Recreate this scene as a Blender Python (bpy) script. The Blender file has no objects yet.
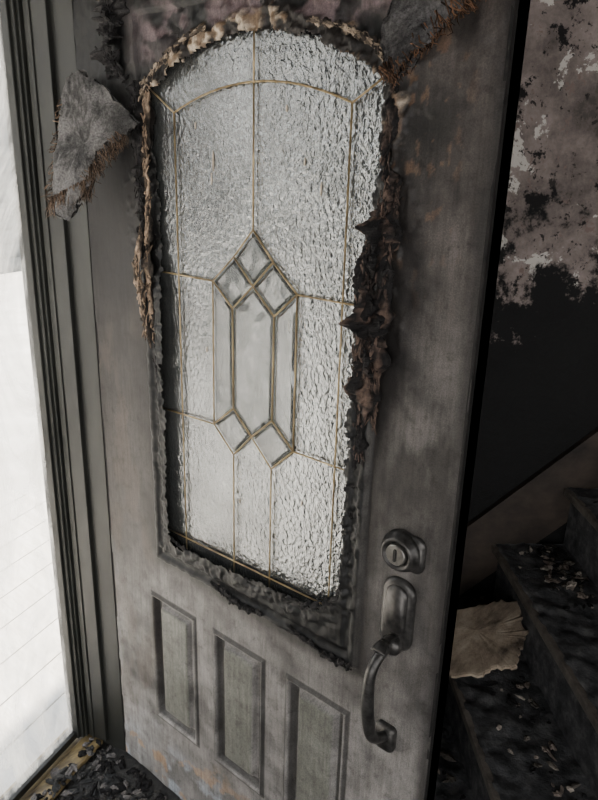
import bpy, math, random, bmesh
import numpy as np
from mathutils import Vector, Matrix, noise
random.seed(7)
scene=bpy.context.scene
COL=scene.collection

# ------------------------------------------------------------------ helpers
def add(name,verts,faces,mat=None,parent=None,smooth=False,cols=None,bevel=0):
    me=bpy.data.meshes.new(name)
    me.from_pydata([tuple(v) for v in verts],[],[tuple(f) for f in faces])
    me.update()
    if smooth: me.shade_smooth()
    if cols is not None:
        ca=me.color_attributes.new('alb','FLOAT_COLOR','POINT')
        c=np.ones((len(verts),4),dtype=np.float32); c[:,:3]=cols
        ca.data.foreach_set('color',c.ravel())
    ob=bpy.data.objects.new(name,me); COL.objects.link(ob)
    if mat: me.materials.append(mat)
    if parent: ob.parent=parent
    if bevel:
        m=ob.modifiers.new('b','BEVEL'); m.width=bevel; m.segments=2; m.limit_method='ANGLE'
    return ob
def empty(name):
    e=bpy.data.objects.new(name,None); COL.objects.link(e); e.empty_display_size=.05; return e
def boxes(name,lst,mat,parent=None,M=None,bevel=0):
    V=[];F=[]
    for (x0,x1,y0,y1,z0,z1) in lst:
        b=len(V)
        for z in (z0,z1):
            for (x,y) in ((x0,y0),(x1,y0),(x1,y1),(x0,y1)):
                v=Vector((x,y,z)); V.append(M@v if M else v)
        F+=[(b,b+3,b+2,b+1),(b+4,b+5,b+6,b+7),(b,b+1,b+5,b+4),(b+1,b+2,b+6,b+5),(b+2,b+3,b+7,b+6),(b+3,b,b+4,b+7)]
    ob=add(name,V,F,mat,parent,bevel=bevel)
    bm=bmesh.new(); bm.from_mesh(ob.data); bmesh.ops.recalc_face_normals(bm,faces=bm.faces); bm.to_mesh(ob.data); bm.free()
    return ob
def fn(x,y,z,s=1,o=3,seed=0):
    return noise.fractal(Vector((x*s+seed*13.7,y*s+seed*5.1,z*s-seed*7.3)),1.0,2.0,o)
def sweep(path,rad,n=10,nz=0,ns=30,seed=0,flat=1.0,seg=None,zs=1.0):
    P=[Vector(p) for p in path]
    if seg:
        Q=[];R=[]
        rr=rad if isinstance(rad,(list,tuple)) else [rad]*len(P)
        for i in range(len(P)-1):
            p0=P[max(i-1,0)];p1=P[i];p2=P[i+1];p3=P[min(i+2,len(P)-1)]
            for k in range(seg):
                t=k/seg
                Q.append(0.5*((2*p1)+(p2-p0)*t+(2*p0-5*p1+4*p2-p3)*t*t+(3*p1-p0-3*p2+p3)*t**3))
                R.append(rr[i]*(1-t)+rr[i+1]*t)
        Q.append(P[-1]);R.append(rr[-1]);P=Q;rad=R
    V=[];F=[];up=Vector((0,-1,0))
    for i,p in enumerate(P):
        d=(P[min(i+1,len(P)-1)]-P[max(i-1,0)]).normalized()
        a=d.cross(up)
        if a.length<1e-3:a=d.cross(Vector((1,0,0)))
        a.normalize(); b=d.cross(a).normalized()
        r=rad[i] if isinstance(rad,(list,tuple)) else rad
        for k in range(n):
            t=2*math.pi*k/n
            o=a*math.cos(t)*r+b*math.sin(t)*r*flat
            q=p+o
            if nz: q=q+o*(nz*2*fn(q.x,q.y,q.z*zs,ns,6,seed))
            V.append(q)
    for i in range(len(P)-1):
        for k in range(n):
            F.append((i*n+k,i*n+(k+1)%n,(i+1)*n+(k+1)%n,(i+1)*n+k))
    F.append(tuple(range(n))[::-1]); F.append(tuple((len(P)-1)*n+k for k in range(n)))
    return V,F
def merge(parts):
    V=[];F=[]
    for v,f in parts:
        b=len(V);V+=list(v);F+=[tuple(i+b for i in q) for q in f]
    return V,F
def lathe(c,prof,n=32):
    V=[];F=[]
    for r,d in prof:
        for k in range(n):
            t=2*math.pi*k/n; V.append(Vector((c[0]+r*math.cos(t),c[1]-d,c[2]+r*math.sin(t))))
    for i in range(len(prof)-1):
        for k in range(n):
            F.append((i*n+k,i*n+(k+1)%n,(i+1)*n+(k+1)%n,(i+1)*n+k))
    F.append(tuple((len(prof)-1)*n+k for k in range(n)))
    return V,F

# ------------------------------------------------------------------ materials
def mat(name):
    m=bpy.data.materials.new(name); m.use_nodes=True
    nt=m.node_tree; return m,nt,nt.nodes['Principled BSDF'],nt.links
def ramp(nt,fac,stops,const=False):
    r=nt.nodes.new('ShaderNodeValToRGB'); e=r.color_ramp.elements
    while len(e)<len(stops): e.new(.5)
    for i,(p,c) in enumerate(stops):
        e[i].position=p; e[i].color=(*c,1)
    nt.links.new(fac,r.inputs[0]); return r.outputs[0]
def nz(nt,scale,detail=6,rough=.6,stretch=(1,1,1),dist=0,off=(0,0,0)):
    tc=nt.nodes.new('ShaderNodeTexCoord'); mp=nt.nodes.new('ShaderNodeMapping'); mp.inputs['Scale'].default_value=stretch
    mp.inputs['Location'].default_value=off
    n=nt.nodes.new('ShaderNodeTexNoise'); n.inputs['Scale'].default_value=scale; n.inputs['Detail'].default_value=detail
    n.inputs['Roughness'].default_value=rough; n.inputs['Distortion'].default_value=dist
    nt.links.new(tc.outputs['Object'],mp.inputs[0]); nt.links.new(mp.outputs[0],n.inputs['Vector'])
    return n.outputs['Fac']
def bump(nt,h,bsdf,strength=.4,dist=.004):
    b=nt.nodes.new('ShaderNodeBump'); b.inputs['Strength'].default_value=strength; b.inputs['Distance'].default_value=dist
    nt.links.new(h,b.inputs['Height']); nt.links.new(b.outputs[0],bsdf.inputs['Normal']); return b
def mul(nt,A,B):
    mx=nt.nodes.new('ShaderNodeMix'); mx.data_type='RGBA'; mx.blend_type='MULTIPLY'; mx.inputs['Factor'].default_value=1
    nt.links.new(A,mx.inputs['A']); nt.links.new(B,mx.inputs['B']); return mx.outputs['Result']
def simple(name,stops,scale=20,rough=.7,bs=.4,bd=.004,stretch=(1,1,1),metal=0,detail=6,spec=.5):
    m,nt,b,L=mat(name)
    f=nz(nt,scale,detail,.65,stretch)
    L.new(ramp(nt,f,stops),b.inputs['Base Color'])
    b.inputs['Roughness'].default_value=rough; b.inputs['Metallic'].default_value=metal
    b.inputs['Specular IOR Level'].default_value=spec
    bump(nt,nz(nt,scale*2.5,6,.7,stretch),b,bs,bd)
    return m
def attr_mat(name,rough=.6,fscale=180,stretch=(1,1,.25),bs=.35,spec=.4,bd=.002,lo=.7,hi=1.35,extra=False):
    m,nt,b,L=mat(name)
    a=nt.nodes.new('ShaderNodeAttribute'); a.attribute_name='alb'
    r=ramp(nt,nz(nt,fscale,5,.6,stretch),[(.3,(lo,)*3),(.7,(hi,)*3)])
    c=mul(nt,a.outputs['Color'],r)
    if extra:
        c=mul(nt,c,ramp(nt,nz(nt,420,4,.8),[(.35,(.68,.68,.68)),(.5,(1,1,1)),(.66,(1.4,1.38,1.35))]))
        c=mul(nt,c,ramp(nt,nz(nt,34,8,.75),[(.36,(.62,.60,.59)),(.48,(1,1,1)),(.66,(1.15,1.14,1.12))]))
        c=mul(nt,c,ramp(nt,nz(nt,140,5,.6,(1,1,.05)),[(.38,(.84,.83,.82)),(.5,(1,1,1)),(.62,(1.08,1.08,1.08))]))
    L.new(c,b.inputs['Base Color'])
    b.inputs['Roughness'].default_value=rough; b.inputs['Specular IOR Level'].default_value=spec
    bump(nt,nz(nt,fscale*.8,6,.7,stretch),b,bs,bd); return m
M_door=attr_mat('charred_door_skin',rough=.52,spec=.3,lo=.88,hi=1.12,bs=.2,extra=True)
M_char=attr_mat('charred_crust',rough=.8,fscale=120,stretch=(1,1,1),bs=.8,bd=.004,spec=.2,lo=.5,hi=1.5)
M_fiber=attr_mat('burnt_fibre_felt',rough=.95,fscale=260,stretch=(1,1,1),bs=1,bd=.004,spec=.1,lo=.55,hi=1.5)
M_soot=simple('soot_black',[(.3,(.006,.006,.006)),(.7,(.022,.02,.019))],30,.7,spec=.2)
M_frame=simple('sooted_jamb_paint',[(.3,(.010,.0102,.009)),(.7,(.034,.035,.030))],8,.42,.2,.001,(1,1,.3),spec=.35)
M_metal=simple('smoked_metal',[(.35,(.022,.021,.020)),(.65,(.09,.086,.082))],40,.34,.3,.001,metal=.6)
M_key=simple('key_cylinder_metal',[(.35,(.14,.13,.12)),(.65,(.26,.25,.23))],60,.32,.2,.0005,metal=.7)
M_brass=simple('smoked_brass_came',[(.35,(.15,.10,.045)),(.65,(.40,.30,.15))],25,.4,.3,.001,metal=.4)
M_tread=simple('charred_stair_carpet',[(.3,(.024,.024,.025)),(.5,(.07,.07,.072)),(.8,(.20,.195,.19))],26,.75,.7,.006,spec=.25)
M_nose=simple('burnt_stair_edge',[(.3,(.06,.052,.045)),(.7,(.22,.19,.16))],25,.6,.6,.005)
M_skirt=simple('scorched_skirt_wood',[(.3,(.012,.010,.009)),(.7,(.06,.045,.035))],12,.6,.4,.003,(.3,1,1),spec=.3)
M_floor=simple('ash_floor',[(.3,(.010,.010,.010)),(.6,(.035,.033,.031)),(.8,(.09,.08,.075))],25,.7,1,.012)
M_thr=simple('scorched_threshold_wood',[(.3,(.05,.035,.02)),(.6,(.30,.22,.10)),(.8,(.45,.36,.2))],14,.5,.3,.002,(4,1,1))
M_board=simple('burnt_wood_scrap',[(.3,(.06,.045,.033)),(.5,(.28,.22,.16)),(.75,(.50,.42,.32))],22,.85,.7,.004,(1,.4,1))
M_rust=simple('rusty_spring_steel',[(.3,(.08,.035,.02)),(.7,(.28,.13,.07))],60,.7,.4,.001)
M_ceil=simple('sooted_ceiling',[(.3,(.02,.02,.02)),(.7,(.08,.075,.07))],5,.9)
M_snow=simple('pale_porch_boards',[(.3,(.62,.59,.54)),(.7,(.85,.83,.8))],6,.8,.4,.01,(1,6,1))
M_ground=simple('pale_ground',[(.3,(.5,.48,.45)),(.7,(.75,.74,.72))],3,.9)
M_siding=simple('grey_siding',[(.3,(.06,.07,.075)),(.7,(.11,.12,.125))],3,.8)

def glass_mat(name,base,rough,scale,bs,bd,gloss,transp,stretch=(1,1,.6),grime=(.4,1.1),gscale=5):
    m=bpy.data.materials.new(name); m.use_nodes=True; nt=m.node_tree; N=nt.nodes; L=nt.links
    b=N['Principled BSDF']; out=N['Material Output']
    b.inputs['Roughness'].default_value=rough+.15
    b.inputs['Specular IOR Level'].default_value=.4
    g=nz(nt,gscale,6,.6,(1,1,.5))
    c=ramp(nt,g,[(.3,tuple(x*grime[0] for x in base)),(.7,tuple(min(1,x*grime[1]) for x in base))])
    L.new(c,b.inputs['Base Color'])
    gl=N.new('ShaderNodeBsdfGlossy'); gl.inputs['Roughness'].default_value=rough; gl.inputs['Color'].default_value=(.94,.98,1.0,1)
    bm_=bump(nt,nz(nt,scale,2,.5,stretch,.4),b,bs,bd); L.new(bm_.outputs[0],gl.inputs['Normal'])
    m1=N.new('ShaderNodeMixShader')
    tc=N.new('ShaderNodeTexCoord'); sx=N.new('ShaderNodeSeparateXYZ'); L.new(tc.outputs['Object'],sx.inputs[0])
    ad=N.new('ShaderNodeMath'); ad.operation='MULTIPLY_ADD'; ad.inputs[1].default_value=.55; L.new(sx.outputs['X'],ad.inputs[0]); L.new(nz(nt,5,8,.75,(1,1,.6),.6,(3,1,2)),ad.inputs[2])
    gf=ramp(nt,ad.outputs[0],[(.56,(gloss*.45,)*3),(.98,(gloss*1.35,)*3)])
    L.new(gf,m1.inputs[0])
    L.new(b.outputs[0],m1.inputs[1]); L.new(gl.outputs[0],m1.inputs[2])
    tr=N.new('ShaderNodeBsdfTransparent'); tr.inputs['Color'].default_value=(.85,.86,.84,1)
    m2=N.new('ShaderNodeMixShader'); m2.inputs[0].default_value=transp
    L.new(m1.outputs[0],m2.inputs[1]); L.new(tr.outputs[0],m2.inputs[2]); L.new(m2.outputs[0],out.inputs['Surface'])
    return m
M_glass=glass_mat('textured_sooty_glass',(.085,.088,.084),.12,120,.65,.005,.24,.15,(1,1,.75))
M_bevelglass=glass_mat('bevelled_clear_glass',(.04,.04,.038),.04,13,.9,.010,.17,.42)
m=bpy.data.materials.new('smeared_storm_glass'); m.use_nodes=True; nt=m.node_tree;N=nt.nodes;L=nt.links
tl=N.new('ShaderNodeBsdfTranslucent'); tl.inputs['Color'].default_value=(.9,.88,.83,1)
tr=N.new('ShaderNodeBsdfTransparent'); gl=N.new('ShaderNodeBsdfGlossy'); gl.inputs['Roughness'].default_value=.12
bb=N.new('ShaderNodeBump'); bb.inputs['Strength'].default_value=.8; bb.inputs['Distance'].default_value=.02
L.new(nz(nt,7,6,.6,(1,1,.5),1.2),bb.inputs['Height']); L.new(bb.outputs[0],gl.inputs['Normal']); L.new(bb.outputs[0],tl.inputs['Normal'])
a=N.new('ShaderNodeMixShader'); L.new(ramp(nt,nz(nt,5,8,.7,(1,1,.4),1.5),[(.40,(.03,)*3),(.66,(.6,)*3)]),a.inputs[0]); L.new(tr.outputs[0],a.inputs[1]); L.new(tl.outputs[0],a.inputs[2])
b2=N.new('ShaderNodeMixShader'); b2.inputs[0].default_value=.06; L.new(a.outputs[0],b2.inputs[1]); L.new(gl.outputs[0],b2.inputs[2]); L.new(b2.outputs[0],N['Material Output'].inputs['Surface'])
M_storm=m

# ------------------------------------------------------------------ camera (eye level in the entry hall)
yaw,pit,rol=map(math.radians,(39.0916,18.485,-1.6287)); 
cy,sy=math.cos(yaw),math.sin(yaw);cp,sp=math.cos(pit),math.sin(pit)
fw=Vector((-sy*cp,cy*cp,-sp)); rt=Vector((cy,sy,0)); dn=fw.cross(rt)
c_,s_=math.cos(rol),math.sin(rol)
rt2=c_*rt+s_*dn; dn2=-s_*rt+c_*dn
cam=bpy.data.cameras.new('camera'); camo=bpy.data.objects.new('camera',cam); COL.objects.link(camo)
R=Matrix((rt2,-dn2,-fw)).transposed().to_4x4()
camo.matrix_world=Matrix.Translation((1.295,-.856,1.576))@R
cam.sensor_fit='VERTICAL'; cam.sensor_height=24; cam.lens=665/800*24; cam.clip_start=.02
scene.camera=camo

# ------------------------------------------------------------------ front door (burnt, open)
DW,DH=.914,2.03
door=empty('door_1')
XC=.478
def top(x):
    return 1.712+.085*max(0,1-((x-.475)/.262)**2)
def sdf(x,z):
    l=.240-.018*min(1,max(0,(z-1.35)/.3)); r=.716+.022*min(1,max(0,(z-1.3)/.35))
    j=.006*fn(x,0,z,28,4,1)+.004*fn(x,0,z,90,2,2)
    zb=.782+.03*(x-.24)/.47
    d=max(l-x,x-r,zb-z,z-top(x))
    rad=.07
    cx,cz=r-rad,zb+rad
    if x>cx and z<cz: d=max(d,math.hypot(x-cx,z-cz)-rad)
    return d+j*1.3
NX,NZ=300,660
xs=np.linspace(0,DW,NX); zs=np.linspace(.008,DH,NZ)
panels=[(.155,.313),(.371,.526),(.588,.742)]
def lerp(a,b,t): return tuple(a[i]*(1-t)+b[i]*t for i in range(3))
def sm(a,b,x):
    t=min(1,max(0,(x-a)/(b-a))); return t*t*(3-2*t)
V=[];C=[];hole=np.zeros((NZ,NX),bool)
for j,z in enumerate(zs):
    for i,x in enumerate(xs):
        s=sdf(x,z); h=0.
        n1=fn(x,0,z,3,5,3); n2=fn(x,0,z,9,5,4); n3=fn(x,0,z*.25,28,4,5); n5=fn(x,0,z,18,6,61)
        d_out=min(x-.188,.757-x,z-.722)
        low=1-sm(1.30,1.45,z+.05*n2)
        if d_out>0 and z<1.85:
            h+=low*(.010*sm(0,.006,d_out)-.006*sm(.012,.022,d_out)+.005*sm(.03,.036,d_out))
            h+=(1-low)*(-.006+.008*n2)
            h+=.003*fn(x,0,z,40,3,6)
        for (a,b) in panels:
            d=min(x-a,b-x,z-.239,.613-z)
            if d>0:
                h+=.005*sm(0,.004,d)-.016*sm(.006,.016,d)+.012*sm(.026,.036,d)
        if z>1.6: h+=.006*fn(x,0,z,14,4,8)*sm(1.6,1.75,z)
        if s<.03: h+=.006*abs(fn(x,0,z,45,3,9))
        bl_=sm(.1,.35,fn(x,0,z,50,3,17))*sm(.12,.02,s)*sm(1.2,1.4,z); h+=.004*bl_
        h+=.0005*n3
        c=(.158,.150,.143)
        c=lerp(c,(.090,.084,.080),sm(.45,.85,z))
        c=lerp(c,(.046,.040,.037),sm(1.05,1.65,z+.15*n1))
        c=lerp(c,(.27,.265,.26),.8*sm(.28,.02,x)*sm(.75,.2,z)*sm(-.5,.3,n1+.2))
        k=1+.45*n1+.40*n2+.22*n3+.35*n5; c=tuple(q*max(.15,k) for q in c)
        c=lerp(c,(.016,.014,.013),.75*sm(.02,.33,fn(x,3,z*.3,12,6,31))*sm(.55,1.2,z))
        if x<.19: c=lerp(c,(.044,.039,.036),.85*sm(.55,.8,z))
        if x<.19: c=lerp(c,(.012,.011,.011),sm(.9,1.4,z+.2*n1+.1*n5)*.92)
        if x<.19: c=lerp(c,(.080,.062,.050),.35*sm(.0,.3,fn(x,7,z*.4,14,5,33))*sm(1.5,1.1,z))
        c=lerp(c,(.010,.009,.009),.9*sm(.14,.03,s+.06*n2+.03*n5)*sm(.9,1.3,z))
        if d_out>0: 
            c=lerp(c,(.007,.007,.007),.97)
            if d_out<.007: c=lerp(c,(.10,.093,.085),.35*low)
        else:
            c=lerp(c,(.018,.016,.015),.85*sm(-.045,.0,d_out+.03*n2+.015*n5))
        t=sm(1.75,1.81,z+.02*n2)*sm(.14,.24,x)*sm(.80,.74,x)
        c=lerp(c,(.115,.085,.088),t*sm(-.30,.15,n2+.12))
        c=lerp(c,(.008,.008,.008),.9*t*sm(.12,.26,fn(x,0,z,16,4,41)))
        rim=sm(.034,.020,s+.012*fn(x,0,z,35,3,45))*sm(-.01,.0,s)*sm(1.60,1.70,z)
        flk=sm(-.04,.12,fn(x,0,z,26,6,46)+.02)
        h+=rim*(.003+.004*flk+.004*fn(x,0,z,70,4,47))
        c=lerp(c,lerp((.02,.017,.015),lerp((.16,.11,.07),(.46,.38,.29),sm(-.1,.3,fn(x,0,z,60,4,48))),flk),rim)
        c=lerp(c,(.007,.007,.007),sm(1.52,1.70,z+.05*n2)*sm(.20,.12,x))
        if x>.76: c=lerp(c,(.13,.075,.045),.5*sm(.32,.42,fn(x,0,z*.5,65,5,11))*sm(1.35,1.6,z)*sm(.9,.82,x))
        c=lerp(c,(.015,.014,.014),.8*sm(.885,.912,x+.01*n2))
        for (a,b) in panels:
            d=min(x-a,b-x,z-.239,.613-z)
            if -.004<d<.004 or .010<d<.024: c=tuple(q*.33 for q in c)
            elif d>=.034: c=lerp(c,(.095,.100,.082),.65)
        b_=sm(.20,.05,z+.06*n2)
        c=lerp(c,(.34,.38,.42),.6*b_*sm(.0,.35,fn(x,0,z,12,5,15)))
        c=lerp(c,(.32,.20,.11),.6*sm(.24,.12,z)*sm(.30,.42,fn(x,0,z,20,5,16)))
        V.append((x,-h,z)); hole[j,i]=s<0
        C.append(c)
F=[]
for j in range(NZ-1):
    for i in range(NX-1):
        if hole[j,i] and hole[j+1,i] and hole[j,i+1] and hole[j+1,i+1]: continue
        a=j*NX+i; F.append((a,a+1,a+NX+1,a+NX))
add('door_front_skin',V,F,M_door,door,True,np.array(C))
T=.045
boxes('door_core',[(0,.20,.012,T,.008,DH),(.762,DW,.012,T,.008,DH),(.20,.762,.012,T,.008,.74),(.20,.762,.012,T,1.81,DH)],M_soot,door)
boxes('door_edges',[(0,.004,0,T,.008,DH),(DW-.004,DW,.0,T,.008,DH),(0,DW,0,T,DH-.004,DH),(0,DW,.0,T,.006,.010)],M_soot,door)

# ---- leaded glass
gy=.016
def plate(poly,y0,y1,inset=0):
    n=len(poly)
    V=[(p[0],y1,p[1]) for p in poly]
    ins=[]
    area=sum(poly[i][0]*poly[(i+1)%n][1]-poly[(i+1)%n][0]*poly[i][1] for i in range(n))
    sg=1 if area>0 else -1
    for i in range(n):
        p=Vector(poly[i]);a=(p-Vector(poly[i-1])).normalized();b=(Vector(poly[(i+1)%n])-p).normalized()
        na=Vector((-a.y,a.x))*sg; nb=Vector((-b.y,b.x))*sg; m=(na+nb); m=m/max(.25,(m.dot(na)))
        ins.append(p+m*inset)
    V+=[(p[0],y0,p[1]) for p in ins]
    F=[(i,(i+1)%n,n+(i+1)%n,n+i) for i in range(n)]+[tuple(range(n,2*n))]
    return V,F
add('textured_pane',[(.2,gy,.745),(.762,gy,.745),(.762,gy,1.81),(.2,gy,1.81),(.2,gy+.005,.745),(.762,gy+.005,.745),(.762,gy+.005,1.81),(.2,gy+.005,1.81)],
    [(0,1,2,3),(7,6,5,4)],M_glass,door)
A=(XC,1.488);D1=(XC-.0475,1.437);D2=(XC+.0475,1.437);DL=(XC-.103,1.388);DR=(XC+.103,1.388);DC=(XC,1.390)
D3=(XC-.0515,1.343);D4=(XC+.0515,1.343);E1=(XC-.050,1.147);E2=(XC+.050,1.147);E3=(XC-.002,1.101);BL=(XC-.105,1.101);BR=(XC+.103,1.101)
E4=(XC-.050,1.050);E5=(XC+.050,1.050)
pv=[plate(p,gy-.0055,gy-.0015,.009) for p in ([A,D1,DC,D2],[D1,DL,D3,DC],[D2,DC,D4,DR],[DC,D3,E1,E3,E2,D4],[DL,BL,E1,D3],[DR,D4,E2,BR],[BL,E4,E3,E1],[E3,E5,BR,E2])]
add('bevelled_panes',*merge(pv),M_bevelglass,door)
IL,IR=.279,.676
arcpts=[(IL+(IR-IL)*t/16,1.682+.040*(1-(2*t/16-1)**2)) for t in range(17)]
lines=[[(XC,1.80),(XC,1.72),A],[A,D1,DL,D3,DC,D2],[A,D2,DR,D4,DC,D1],[DL,BL,E4,E3,E1,BL],[DR,BR,E5,E3,E2,BR],[D3,E1],[D4,E2],
 [E4,(XC-.05,.77)],[E5,(XC+.05,.77)],[DL,(.20,1.390)],[DR,(.76,1.386)],[BL,(.20,1.096)],[BR,(.76,1.100)],
 [(IL,1.682),(IL-.001,.77)],[(IR,1.682),(IR,.77)],arcpts,[(IL,1.682),(.205,1.73)],[(IR,1.682),(.75,1.725)],[(.2,.802),(.76,.815)]]
lp=[]
for ln in lines:
    for a,b in zip(ln[:-1],ln[1:]):
        lp.append(sweep([(a[0],gy-.006,a[1]),(b[0],gy-.006,b[1])],.0017,8,flat=.8))
add('lead_came',*merge(lp),M_brass,door,True)

# ---- charred, peeled strips around the opening
BK=(.010,.009,.009); TAN=(.36,.27,.19); BRN=(.12,.07,.045); GRY=(.16,.155,.15)
def sliver(c,dd,l,w,bendy=.004):
    sd=dd.cross(Vector((0,-1,0))).normalized()
    bend=Vector((0,-random.uniform(0,bendy),0))
    vs=[c-dd*l*.5-sd*w*.4,c-dd*l*.5+sd*w*.4,c+sd*w+bend,c-sd*w*random.random()+bend,c+dd*l*.5+sd*w*.3,c+dd*l*.5-sd*w*.2]
    vs+= [v+Vector((0,.0012,0)) for v in vs]
    return vs,[(0,1,2,3),(3,2,4,5),(9,8,7,6),(11,10,8,9),(0,3,9,6),(3,5,11,9),(1,7,8,2),(2,8,10,4),(0,6,7,1),(5,4,10,11)]
def ragged(name,paths,colA,colB,parent=door,seed=0,nzv=.9,ns=38,slivers=0,zs=1.0,thr=(-.15,.3)):
    parts=[];cols=[]
    for (p,r,fl) in paths:
        q=sweep(p,r,20,nzv,ns,seed,fl,seg=26,zs=zs); parts.append(q); seed+=1
        cols+=[lerp(colA,colB,sm(thr[0],thr[1],fn(v.x,v.y,v.z*zs,45,5,seed))) for v in q[0]]
        P=[Vector(k) for k in p]
        for k in range(slivers):
            i=random.randint(0,len(P)-2); t=random.random(); c=P[i].lerp(P[i+1],t); d=(P[i+1]-P[i]).normalized()
            rr=r[i]
            c=c+Vector((random.uniform(-1.1,1.1)*rr,-random.uniform(.2,1.0)*rr*fl,0))
            dd=(d+Vector((random.gauss(0,.25),random.gauss(-.1,.25),random.gauss(0,.2)))).normalized()
            parts.append(sliver(c,dd,random.uniform(.006,.028),random.uniform(.001,.0035))); cc=lerp(colA,colB,random.random()**1.5); cols+=[cc]*12
    V,F=merge(parts)
    return add(name,V,F,M_char,parent,False,np.array(cols))
ragged('arch_crust',[([(.205,-.003,1.715),(.225,-.005,1.738),(.30,-.005,1.785),(.38,-.005,1.808)],[.005,.006,.005,.003],.4),([(.60,-.004,1.795),(.66,-.005,1.782),(.73,-.005,1.748),(.755,-.005,1.71)],[.003,.005,.005,.005],.4)],(.02,.016,.014),(.38,.30,.22),seed=21,slivers=90,nzv=1.0,ns=110,thr=(-.05,.4))
ragged('left_peel',[([(.218,-.003,1.72),(.212,-.005,1.62),(.214,-.005,1.52),(.207,-.008,1.40),(.215,-.004,1.24)],[.005,.006,.005,.007,.003],.4),
   ([(.192,-.008,1.47),(.186,-.020,1.40),(.192,-.016,1.33),(.20,-.008,1.24)],[.003,.008,.008,.003],.4)],(.02,.016,.013),(.36,.26,.18),seed=31,slivers=150,zs=.22,ns=110,nzv=1.3,thr=(-.05,.4))
ragged('left_peel_black',[([(.185,-.002,1.74),(.187,-.006,1.6),(.19,-.005,1.45),(.21,-.003,1.25),(.228,-.001,1.0)],[.011,.008,.007,.005,.003],.5),
   ([(.11,-.004,1.97),(.13,-.010,1.86),(.12,-.012,1.79),(.16,-.006,1.74)],[.010,.020,.018,.008],.5)],BK,(.03,.028,.028),seed=35,slivers=70,nzv=1.1,ns=60)
ragged('right_peel',[([(.757,-.004,1.70),(.755,-.010,1.62),(.760,-.018,1.53),(.750,-.024,1.44),(.756,-.028,1.36),(.746,-.020,1.27),(.738,-.008,1.13)],[.004,.007,.012,.013,.014,.010,.004],.8),
   ([(.745,-.014,1.52),(.738,-.028,1.46),(.745,-.036,1.39),(.738,-.020,1.28)],[.003,.008,.010,.004],.5),
   ([(.776,-.006,1.58),(.778,-.020,1.50),(.770,-.028,1.38),(.760,-.010,1.20)],[.003,.007,.009,.003],.5)],BK,(.105,.072,.056),seed=41,nzv=1.5,slivers=150,zs=.28,ns=85,thr=(.08,.5))
ragged('bottom_crust',[([(.228,-.003,.795),(.30,-.004,.782),(.38,-.004,.782),(.47,-.005,.788),(.56,-.005,.795),(.64,-.005,.808),(.70,-.005,.845),(.722,-.004,.95),(.724,-.003,1.1),(.735,-.005,1.22)],[.003,.004,.004,.005,.004,.006,.006,.004,.004,.005],.6),
   ([(.38,-.012,.745),(.45,-.016,.733),(.53,-.014,.738)],[.003,.007,.003],.7),([(.60,-.012,.742),(.68,-.015,.732),(.745,-.012,.727)],[.003,.005,.006],.8)],BK,(.03,.028,.027),seed=51,slivers=70,ns=85)
parts=[]
for (x,z,l) in ((.375,1.60,.035),(.37,1.57,.02),(.62,1.56,.02),(.585,1.60,.012),(.33,1.66,.012),(.56,1.33,.02),(.44,.95,.010),(.60,1.0,.012),(.35,1.25,.010),(.545,1.68,.010)):
    parts.append(sliver(Vector((x,gy-.0015,z)),Vector((random.gauss(0,.06),0,1)).normalized(),l,.0018,.001))
V,F=merge(parts); add('glass_flecks',V,F,M_char,door,False,np.array([(.5,.42,.33)]*len(V)))

# ------------------------------------------------------------------ hanging burnt chunks
def chunk(name,poly,y,th,colA,colB,seed,fringe=None,fc=(BRN,TAN),tilt=(0,0),amp=1.0):
    cx=sum(p[0] for p in poly)/len(poly); cz=sum(p[1] for p in poly)/len(poly)
    out=[]
    for i in range(len(poly)):
        a=poly[i];b=poly[(i+1)%len(poly)]
        for k in range(14):
            t=k/14; out.append((a[0]*(1-t)+b[0]*t,a[1]*(1-t)+b[1]*t))
    n=len(out);V=[];F=[];rings=16
    ty=lambda px,pz: y+(px-cx)*tilt[0]+(pz-cz)*tilt[1]
    for side in (-1,1):
        for r in range(rings+1):
            q=r/rings
            for (x,z) in out:
                px=cx+(x-cx)*q; pz=cz+(z-cz)*q
                e=1-q**8
                jx=.008*fn(px,side,pz,50,5,seed)*q; jz=.008*fn(px,side+3,pz,50,5,seed+1)*q
                py=ty(px,pz)+side*th*.5*(e*.8+.2)+amp*.007*fn(px,side*2,pz,24,5,seed+2)
                V.append(Vector((px+jx,py,pz+jz)))
    for s in range(2):
        o=s*(rings+1)*n
        for r in range(rings):
            for k in range(n):
                f=(o+r*n+k,o+r*n+(k+1)%n,o+(r+1)*n+(k+1)%n,o+(r+1)*n+k)
                F.append(f if s else f[::-1])
    o1=rings*n;o2=(rings+1)*n+rings*n
    for k in range(n): F.append((o1+k,o1+(k+1)%n,o2+(k+1)%n,o2+k))
    cols=[lerp(colA,colB,sm(-.5,.5,.6*fn(v.x,v.y,v.z,18,6,seed+4)+.5*fn(v.x,v.y,v.z,120,3,seed+5))) for v in V]
    parts=[(V,F)]
    for (a,b,dirv,L,cnt) in (fringe or []):
        for k in range(cnt):
            t=random.random(); p=Vector((a[0]*(1-t)+b[0]*t,0,a[1]*(1-t)+b[1]*t)); p.y=ty(p.x,p.z)+random.uniform(-th,th)*.5
            d=Vector((dirv[0]+random.gauss(0,.3),random.gauss(0,.3),dirv[1]+random.gauss(0,.3))).normalized()
            l=L*random.uniform(.3,1.1); mid=p+d*l*.5+Vector((random.gauss(0,.003),random.gauss(0,.003),random.gauss(0,.003)))
            st=sweep([p-d*.012,mid,p+d*l],[.0011,.0008,.0003],4)
            cc=lerp(fc[0],fc[1],random.random()**1.5); cols+= [cc]*len(st[0]); parts.append(st)
    V,F=merge(parts)
    return add(name,V,F,M_fiber,None,True,np.array(cols))
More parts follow.
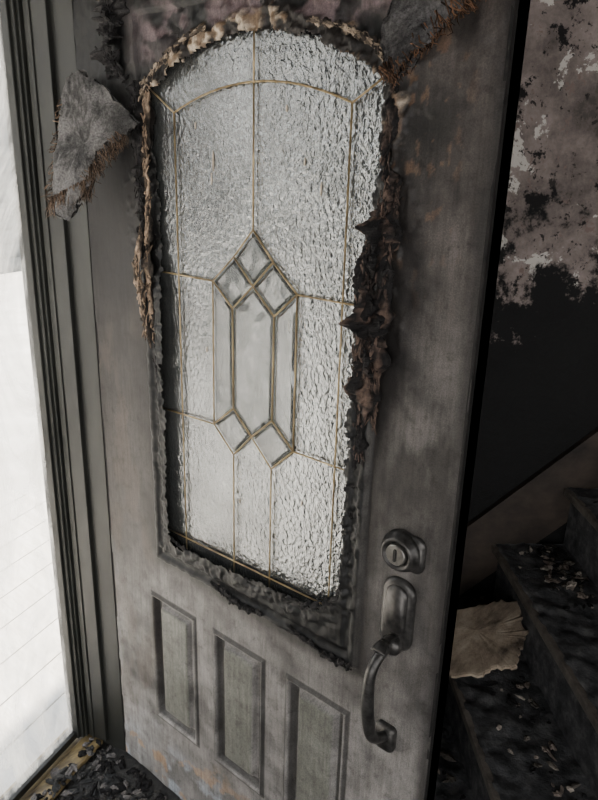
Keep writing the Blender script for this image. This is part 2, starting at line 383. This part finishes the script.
chunk('burnt_insulation_chunk',[(.015,1.750),(.05,1.765),(.12,1.735),(.235,1.665),(.185,1.63),(.135,1.61),(.125,1.55),(.085,1.485),(.03,1.495),(.012,1.58)],-.06,.022,(.04,.039,.038),(.14,.134,.13),61,
   [((.125,1.55),(.02,1.51),(-.1,-1),.030,320),((.015,1.70),(.01,1.52),(-1,-.3),.012,100),((.20,1.64),(.12,1.56),(.5,-.8),.018,160)],((.03,.022,.016),(.20,.14,.10)),(.1,.25))
chunk('burnt_trim_chunk',[(.775,1.80),(.765,1.75),(.778,1.70),(.795,1.70),(.84,1.745),(.90,1.80),(.99,1.87),(.97,1.96),(.86,1.90)],-.05,.030,(.03,.029,.029),(.10,.096,.095),71,
   [((.778,1.70),(.93,1.82),(.5,-.8),.014,360)],((.02,.015,.012),(.22,.12,.07)),(0,.1),.7)

# ------------------------------------------------------------------ deadbolt + handle
dx,dz=.829,1.003
dead=empty('deadbolt_lock')
def rounded(x0,x1,z0,z1,y0,y1,r,n=8):
    pts=[]
    for (cx,cz,a0) in ((x1-r,z1-r,0),(x0+r,z1-r,90),(x0+r,z0+r,180),(x1-r,z0+r,270)):
        for k in range(n+1):
            a=math.radians(a0+90*k/n); pts.append((cx+r*math.cos(a),cz+r*math.sin(a)))
    m=len(pts);ccx=(x0+x1)/2;ccz=(z0+z1)/2
    V=[Vector((p[0],y0,p[1])) for p in pts]+[Vector((p[0],y1+.004,p[1])) for p in pts]+[Vector((ccx+(p[0]-ccx)*.86,y1,ccz+(p[1]-ccz)*.93)) for p in pts]
    F=[]
    for s in range(2):
        for k in range(m): F.append((s*m+k,s*m+(k+1)%m,(s+1)*m+(k+1)%m,(s+1)*m+k))
    F.append(tuple(range(2*m,3*m))); return V,F
add('rose',*lathe((dx,-.001,dz),[(.036,0),(.036,.007),(.034,.013),(.030,.016),(.029,.022),(.0245,.025),(.0225,.018),(.001,.018)],48),M_metal,dead,True)
add('key_cylinder',*lathe((dx,-.001,dz),[(.0185,.017),(.018,.0245),(.0165,.0260)],32),M_key,dead,False)
add('key_slot',*rounded(dx-.003,dx+.003,dz-.012,dz+.012,-.0262,-.0285,.0028),M_soot,dead)
add('backplate',*rounded(dx-.005,dx+.042,dz-.033,dz+.033,-.001,-.008,.016),M_metal,dead,True)
hd=empty('door_handle')
add('escutcheon',*rounded(.801,.862,.812,.950,-.001,-.011,.026),M_metal,hd,True)
add('escutcheon_inset',*rounded(.811,.852,.848,.940,-.009,-.017,.018),M_metal,hd,True)
add('thumb_latch',*merge([sweep([(.832,-.012,.842),(.832,-.045,.846),(.832,-.062,.838)],[.007,.010,.015],14,flat=.45,seg=6),lathe((.832,-.008,.825),[(.018,0),(.018,.012),(.013,.018),(.004,.02)],24)]),M_metal,hd,True)
add('grip',*sweep([(.828,-.010,.822),(.825,-.040,.818),(.822,-.062,.790),(.822,-.066,.74),(.824,-.062,.69),(.826,-.050,.65),(.828,-.022,.628),(.829,-.004,.622)],[.011,.010,.0095,.011,.0115,.0105,.0095,.010],18,seg=8),M_metal,hd,True)
add('grip_foot',*rounded(.809,.849,.590,.645,-.001,-.012,.010),M_metal,hd,True)

# ------------------------------------------------------------------ doorway wall frame: local (t along wall, o outward)
th=math.radians(17)
W=Vector((math.sin(th),-math.cos(th),0)); O=Vector((-math.cos(th),-math.sin(th),0))
MW=Matrix(((W.x,O.x,0,-.012),(W.y,O.y,0,0),(0,0,1,0),(0,0,0,1)))
OT=.94
boxes('wall_front',[(-.9,-.021,0,.13,0,2.5),(OT+.021,3.6,0,.13,0,2.5),(-.021,OT+.021,0,.13,2.081,2.5)],M_soot,None,MW)
boxes('trim_1',[(-.02,0,-.006,.14,0,2.08),(OT,OT+.02,-.006,.14,0,2.08),(-.02,OT+.02,-.006,.14,2.05,2.08),
   (-.001,.012,.050,.110,0.024,2.05),(OT-.012,OT,.050,.110,0.024,2.05),(-.001,.006,.064,.070,0.024,2.05),(-.001,.016,.090,.096,0.024,2.05),
   (.0,OT,.050,.110,2.038,2.05)],M_frame,None,MW,.0015)
storm=empty('storm_door')
boxes('storm_frame',[(.001,.020,.112,.150,0.024,2.03),(.018,.028,.118,.168,0.024,2.03),(.026,.036,.128,.160,.024,2.03),(OT-.036,OT-.001,.118,.165,0.024,2.03),(0.001,OT-.001,.118,.165,1.97,2.03),(.03,OT-.03,.135,.165,.024,.045)],M_frame,storm,MW,.002)
boxes('storm_glass',[(.036,OT-.036,.146,.149,.045,1.97)],M_storm,storm,MW)
boxes('threshold',[(.002,OT-.002,.070,.130,0,.016),(.002,OT-.002,.130,.20,-.04,.010)],M_thr,None,MW,.003)
boxes('porch_deck',[(-1.2,2.4,.21+.145*k,.21+.145*k+.140,-.09,-.05) for k in range(11)],M_snow,None,MW)
boxes('ground_outside',[(-12,12,.14,14,-.35,-.30)],M_ground,None,MW)
boxes('neighbour_house',[(-10,9,9.0,9.4,-.3,3.3)]+[(-10,9,8.96,9.0,-.2+.25*k,-.02+.25*k) for k in range(14)],M_siding,None,MW)
sp_=[]
for k in range(150):
    a=k*.62; sp_.append(MW@Vector((.038+.010*math.cos(a),.050-.0009*k,1.965+.010*math.sin(a))))
add('door_spring',*sweep(sp_,.0019,6),M_rust,None,True)

# ------------------------------------------------------------------ room shell
boxes('floor',[(-.9,3.6,-4,.13,-.05,0)],M_floor,None,MW)
boxes('ceiling',[(-2.5,3.6,-4.5,.13,2.5,2.6)],M_ceil,None,MW)

# ------------------------------------------------------------------ stairs
sa=math.radians(41.5)
SA=Vector((math.cos(sa),math.sin(sa),0)); SB=Vector((math.sin(sa),-math.cos(sa),0))
org=Vector((.640,.885,0))
MS=Matrix(((SA.x,SB.x,0,org.x),(SA.y,SB.y,0,org.y),(0,0,1,0),(0,0,0,1)))
run,rise,wd=.190,.187,.77
st=empty('staircase')
def stepmesh(k):
    x0=(k-3)*run; return x0,k*rise
ris=[];tre=[]
for k in range(1,11):
    x0,h=stepmesh(k)
    if k==1:x0+=.02
    ris.append((x0+.02,x0+run+.03,.021,wd-.01,0,h-.03)); tre.append((x0,x0+run+.03,.021,wd,h-.03,h))
boxes('risers',ris,M_tread,st,MS)
def treadV():
    parts=[]
    for k,(a,b,c,d,z0,z1) in enumerate(tre):
        nx,ny=30,80; V=[];F=[]
        prof=[]
        for i in range(nx):
            u=i/(nx-1)
            if u<.18:
                q=u/.18*math.pi; px=a+.014-.014*math.sin(q) ; pz=(z0+z1)/2-.015*math.cos(q)
            else: px=a+.014+(b-a-.014)*(u-.18)/.82; pz=z1
            prof.append((px,pz))
        for j in range(ny):
            y=c+(d-c)*j/(ny-1)
            for (px,pz) in prof:
                n=fn(px+k,y,pz,22,5,81)
                V.append(MS@Vector((px-.003*n,y,pz+.007*n)))
        for j in range(ny-1):
            for i in range(nx-1):
                q=j*nx+i;F.append((q,q+nx,q+nx+1,q+1))
        F.append(tuple(range(nx))[::-1]);F.append(tuple((ny-1)*nx+i for i in range(nx)))
        parts.append((V,F))
    return merge(parts)
add('treads',*treadV(),M_tread,st,True)
boxes('nosing_strips',[(a-.005,a+.012,c,d,z1-.024,z1-.002) for (a,b,c,d,z0,z1) in tre],M_nose,st,MS,.003)
def skirt():
    x0,x1=-.52,1.6; V=[]
    def h(x): return .561+.13+x*rise/run*.92
    for x in (x0,x1):
        for y in (.002,.020):
            for z in (max(.0,h(x)-.30),max(.06,h(x))): V.append(MS@Vector((x,y,z)))
    return V,[(0,1,3,2),(4,6,7,5),(2,3,7,6),(0,4,5,1),(1,5,7,3),(0,2,6,4)]
add('skirt_board',*skirt(),M_skirt,st)

# back wall with peeling, charred paint
m,nt,b,L=mat('peeling_charred_paint')
geo=nt.nodes.new('ShaderNodeTexCoord'); sep=nt.nodes.new('ShaderNodeSeparateXYZ'); L.new(geo.outputs['Object'],sep.inputs[0])
def mixc(fac,A,B):
    mx=nt.nodes.new('ShaderNodeMix');mx.data_type='RGBA'
    L.new(fac,mx.inputs['Factor'])
    for k,v in (('A',A),('B',B)):
        if isinstance(v,tuple): mx.inputs[k].default_value=(*v,1)
        else: L.new(v,mx.inputs[k])
    return mx.outputs['Result']
f1=nz(nt,7,8,.68)
smoke=ramp(nt,nz(nt,7,9,.75),[(.35,(.07,.060,.055)),(.5,(.17,.140,.128)),(.68,(.30,.25,.23))])
fl1=nz(nt,9,10,.66,(1,1,1),.3,(5,2,1)); fl2=nz(nt,20,10,.72,(1,1,1),.2,(9,4,7)); fl3=nz(nt,8,12,.75,(1,1,1),.1,(1,8,3)); fl4=nz(nt,34,8,.7,(1,1,1),.4,(4,8,9))
c1=mixc(ramp(nt,fl1,[(.565,(0,)*3),(.575,(1,)*3)]),smoke,(.50,.47,.43))
c2=mixc(ramp(nt,fl2,[(.60,(0,)*3),(.615,(1,)*3)]),c1,(.17,.125,.11))
c2=mixc(ramp(nt,fl4,[(.38,(1,)*3),(.395,(0,)*3)]),c2,(.03,.026,.024))
c3=mixc(ramp(nt,fl3,[(.43,(1,)*3),(.45,(0,)*3)]),c2,(.010,.009,.009))
m2=nt.nodes.new('ShaderNodeMath');m2.operation='MULTIPLY_ADD';m2.inputs[1].default_value=1.3;L.new(f1,m2.inputs[0]);L.new(sep.outputs['Z'],m2.inputs[2])
mr=nt.nodes.new('ShaderNodeMapRange'); mr.inputs['From Min'].default_value=1.98; mr.inputs['From Max'].default_value=2.05; L.new(m2.outputs[0],mr.inputs['Value'])
cf=mixc(mr.outputs[0],(.008,.008,.008),c3)
L.new(cf,b.inputs['Base Color']);b.inputs['Roughness'].default_value=.75;b.inputs['Specular IOR Level'].default_value=.2;bump(nt,fl1,b,.8,.02)
boxes('wall_back',[(-1.02,1.9,-.10,0,0,2.5)],m,None,MS)
boxes('sky_block_wall',[(1.8,1.9,.0,3.2,0,2.5)],m,None,MS)  # unseen wall, added to block sky light from the right

# ------------------------------------------------------------------ debris
def rock(c,s,seed,fl=.6):
    bm=bmesh.new(); bmesh.ops.create_icosphere(bm,subdivisions=2,radius=1)
    Rm=Matrix.Rotation(random.uniform(0,6.28),3,'Z')@Matrix.Rotation(random.uniform(-.5,.5),3,'X')
    sc=Vector((random.uniform(.6,1.8),random.uniform(.4,1.1),random.uniform(.3,.8)*fl*1.4))
    V=[]
    for v in bm.verts:
        p=v.co*(1+.8*fn(v.co.x,v.co.y,v.co.z,1.5,4,seed)); p=Vector((p.x*sc.x,p.y*sc.y,p.z*sc.z))
        V.append(Vector(c)+Rm@p*s)
    F=[tuple(q.index for q in f.verts) for f in bm.faces]; bm.free(); return V,F
parts=[];cols=[]
for k in range(1700):
    t=random.uniform(.012,.6); o=random.uniform(-.50,.108)
    p=MW@Vector((t,o,0)); s=random.uniform(.003,.014)
    if p.y>-.022: continue
    zz=.016 if o>.066 else 0
    q=rock((p.x,p.y,zz+s*.3),s,k); parts.append(q)
    cc=random.choice([BK,BK,(.03,.03,.03),(.05,.048,.045),(.12,.11,.105)]); cols+=[cc]*len(q[0])
V,F=merge(parts); add('floor_debris',V,F,M_char,None,False,np.array(cols))
parts=[];cols=[]
for k in range(900):
    st_=random.randint(1,6); x0,h=stepmesh(st_)
    xx=x0+run-abs(random.gauss(0,.06))
    if xx<x0+.02: continue
    y=random.uniform(.03,wd-.03) if random.random()<.4 else random.uniform(.03,.25)
    s=random.uniform(.003,.012)
    p=MS@Vector((xx,y,h+s*.3)); q=rock(p,s,k+900); parts.append(q)
    cc=random.choice([BK,BK,(.03,.03,.03),(.08,.07,.06),(.16,.13,.11),(.32,.28,.24)]); cols+=[cc]*len(q[0])
V,F=merge(parts); add('stair_debris',V,F,M_char,None,False,np.array(cols))
def scrap():
    out=[(-.225,.205),(-.17,.20),(-.08,.185),(-.02,.18),(.022,.19),(.030,.22),(.012,.25),(.014,.29),(-.01,.335),(-.04,.385),(-.09,.375),(-.13,.40),(-.20,.385),(-.235,.34),(-.222,.27),(-.24,.22)]
    pts=[]
    for i in range(len(out)):
        a=out[i];b_=out[(i+1)%len(out)]
        for k in range(6):
            t=k/6; pts.append((a[0]*(1-t)+b_[0]*t+.003*random.gauss(0,1),a[1]*(1-t)+b_[1]*t+.003*random.gauss(0,1)))
    n=len(pts);V=[];cx,cyy=-.11,.27
    hh=lambda x,y: .388+max(0,(x+.22))*.12+max(0,.40-y)*.25+.30*max(0,x+.005)+.004*fn(x,y,0,14,3,5)
    for (sc_,dzv) in ((1,0),(1,.007),(.96,.009),(.5,.010),(.0,.011)):
        for (x,y) in pts:
            X=cx+(x-cx)*sc_;Y=cyy+(y-cyy)*sc_
            V.append(MS@Vector((X,Y,hh(X,Y)+dzv)))
    F=[tuple(range(n))[::-1]]
    for r in range(4): F+=[(r*n+k,r*n+(k+1)%n,(r+1)*n+(k+1)%n,(r+1)*n+k) for k in range(n)]
    return V,F
add('wood_scrap',*scrap(),M_board)

# ------------------------------------------------------------------ light
w=bpy.data.worlds.new('sky'); scene.world=w; w.use_nodes=True
nt=w.node_tree; bg=nt.nodes['Background']
tc=nt.nodes.new('ShaderNodeTexCoord'); sp2=nt.nodes.new('ShaderNodeSeparateXYZ'); nt.links.new(tc.outputs['Generated'],sp2.inputs[0])
r=nt.nodes.new('ShaderNodeValToRGB'); r.color_ramp.elements[0].position=.0; r.color_ramp.elements[0].color=(1,.97,.94,1); r.color_ramp.elements[1].position=.8; r.color_ramp.elements[1].color=(.85,.92,1,1)
nt.links.new(sp2.outputs['Z'],r.inputs[0]); nt.links.new(r.outputs[0],bg.inputs['Color']); bg.inputs['Strength'].default_value=3.7
sun=bpy.data.lights.new('sun','SUN'); sun.energy=26; sun.angle=.02; sun.color=(1,.90,.76)
so=bpy.data.objects.new('sun',sun); COL.objects.link(so)
so.rotation_euler=Vector((.1,-.6,-.8)).to_track_quat('-Z','Y').to_euler()
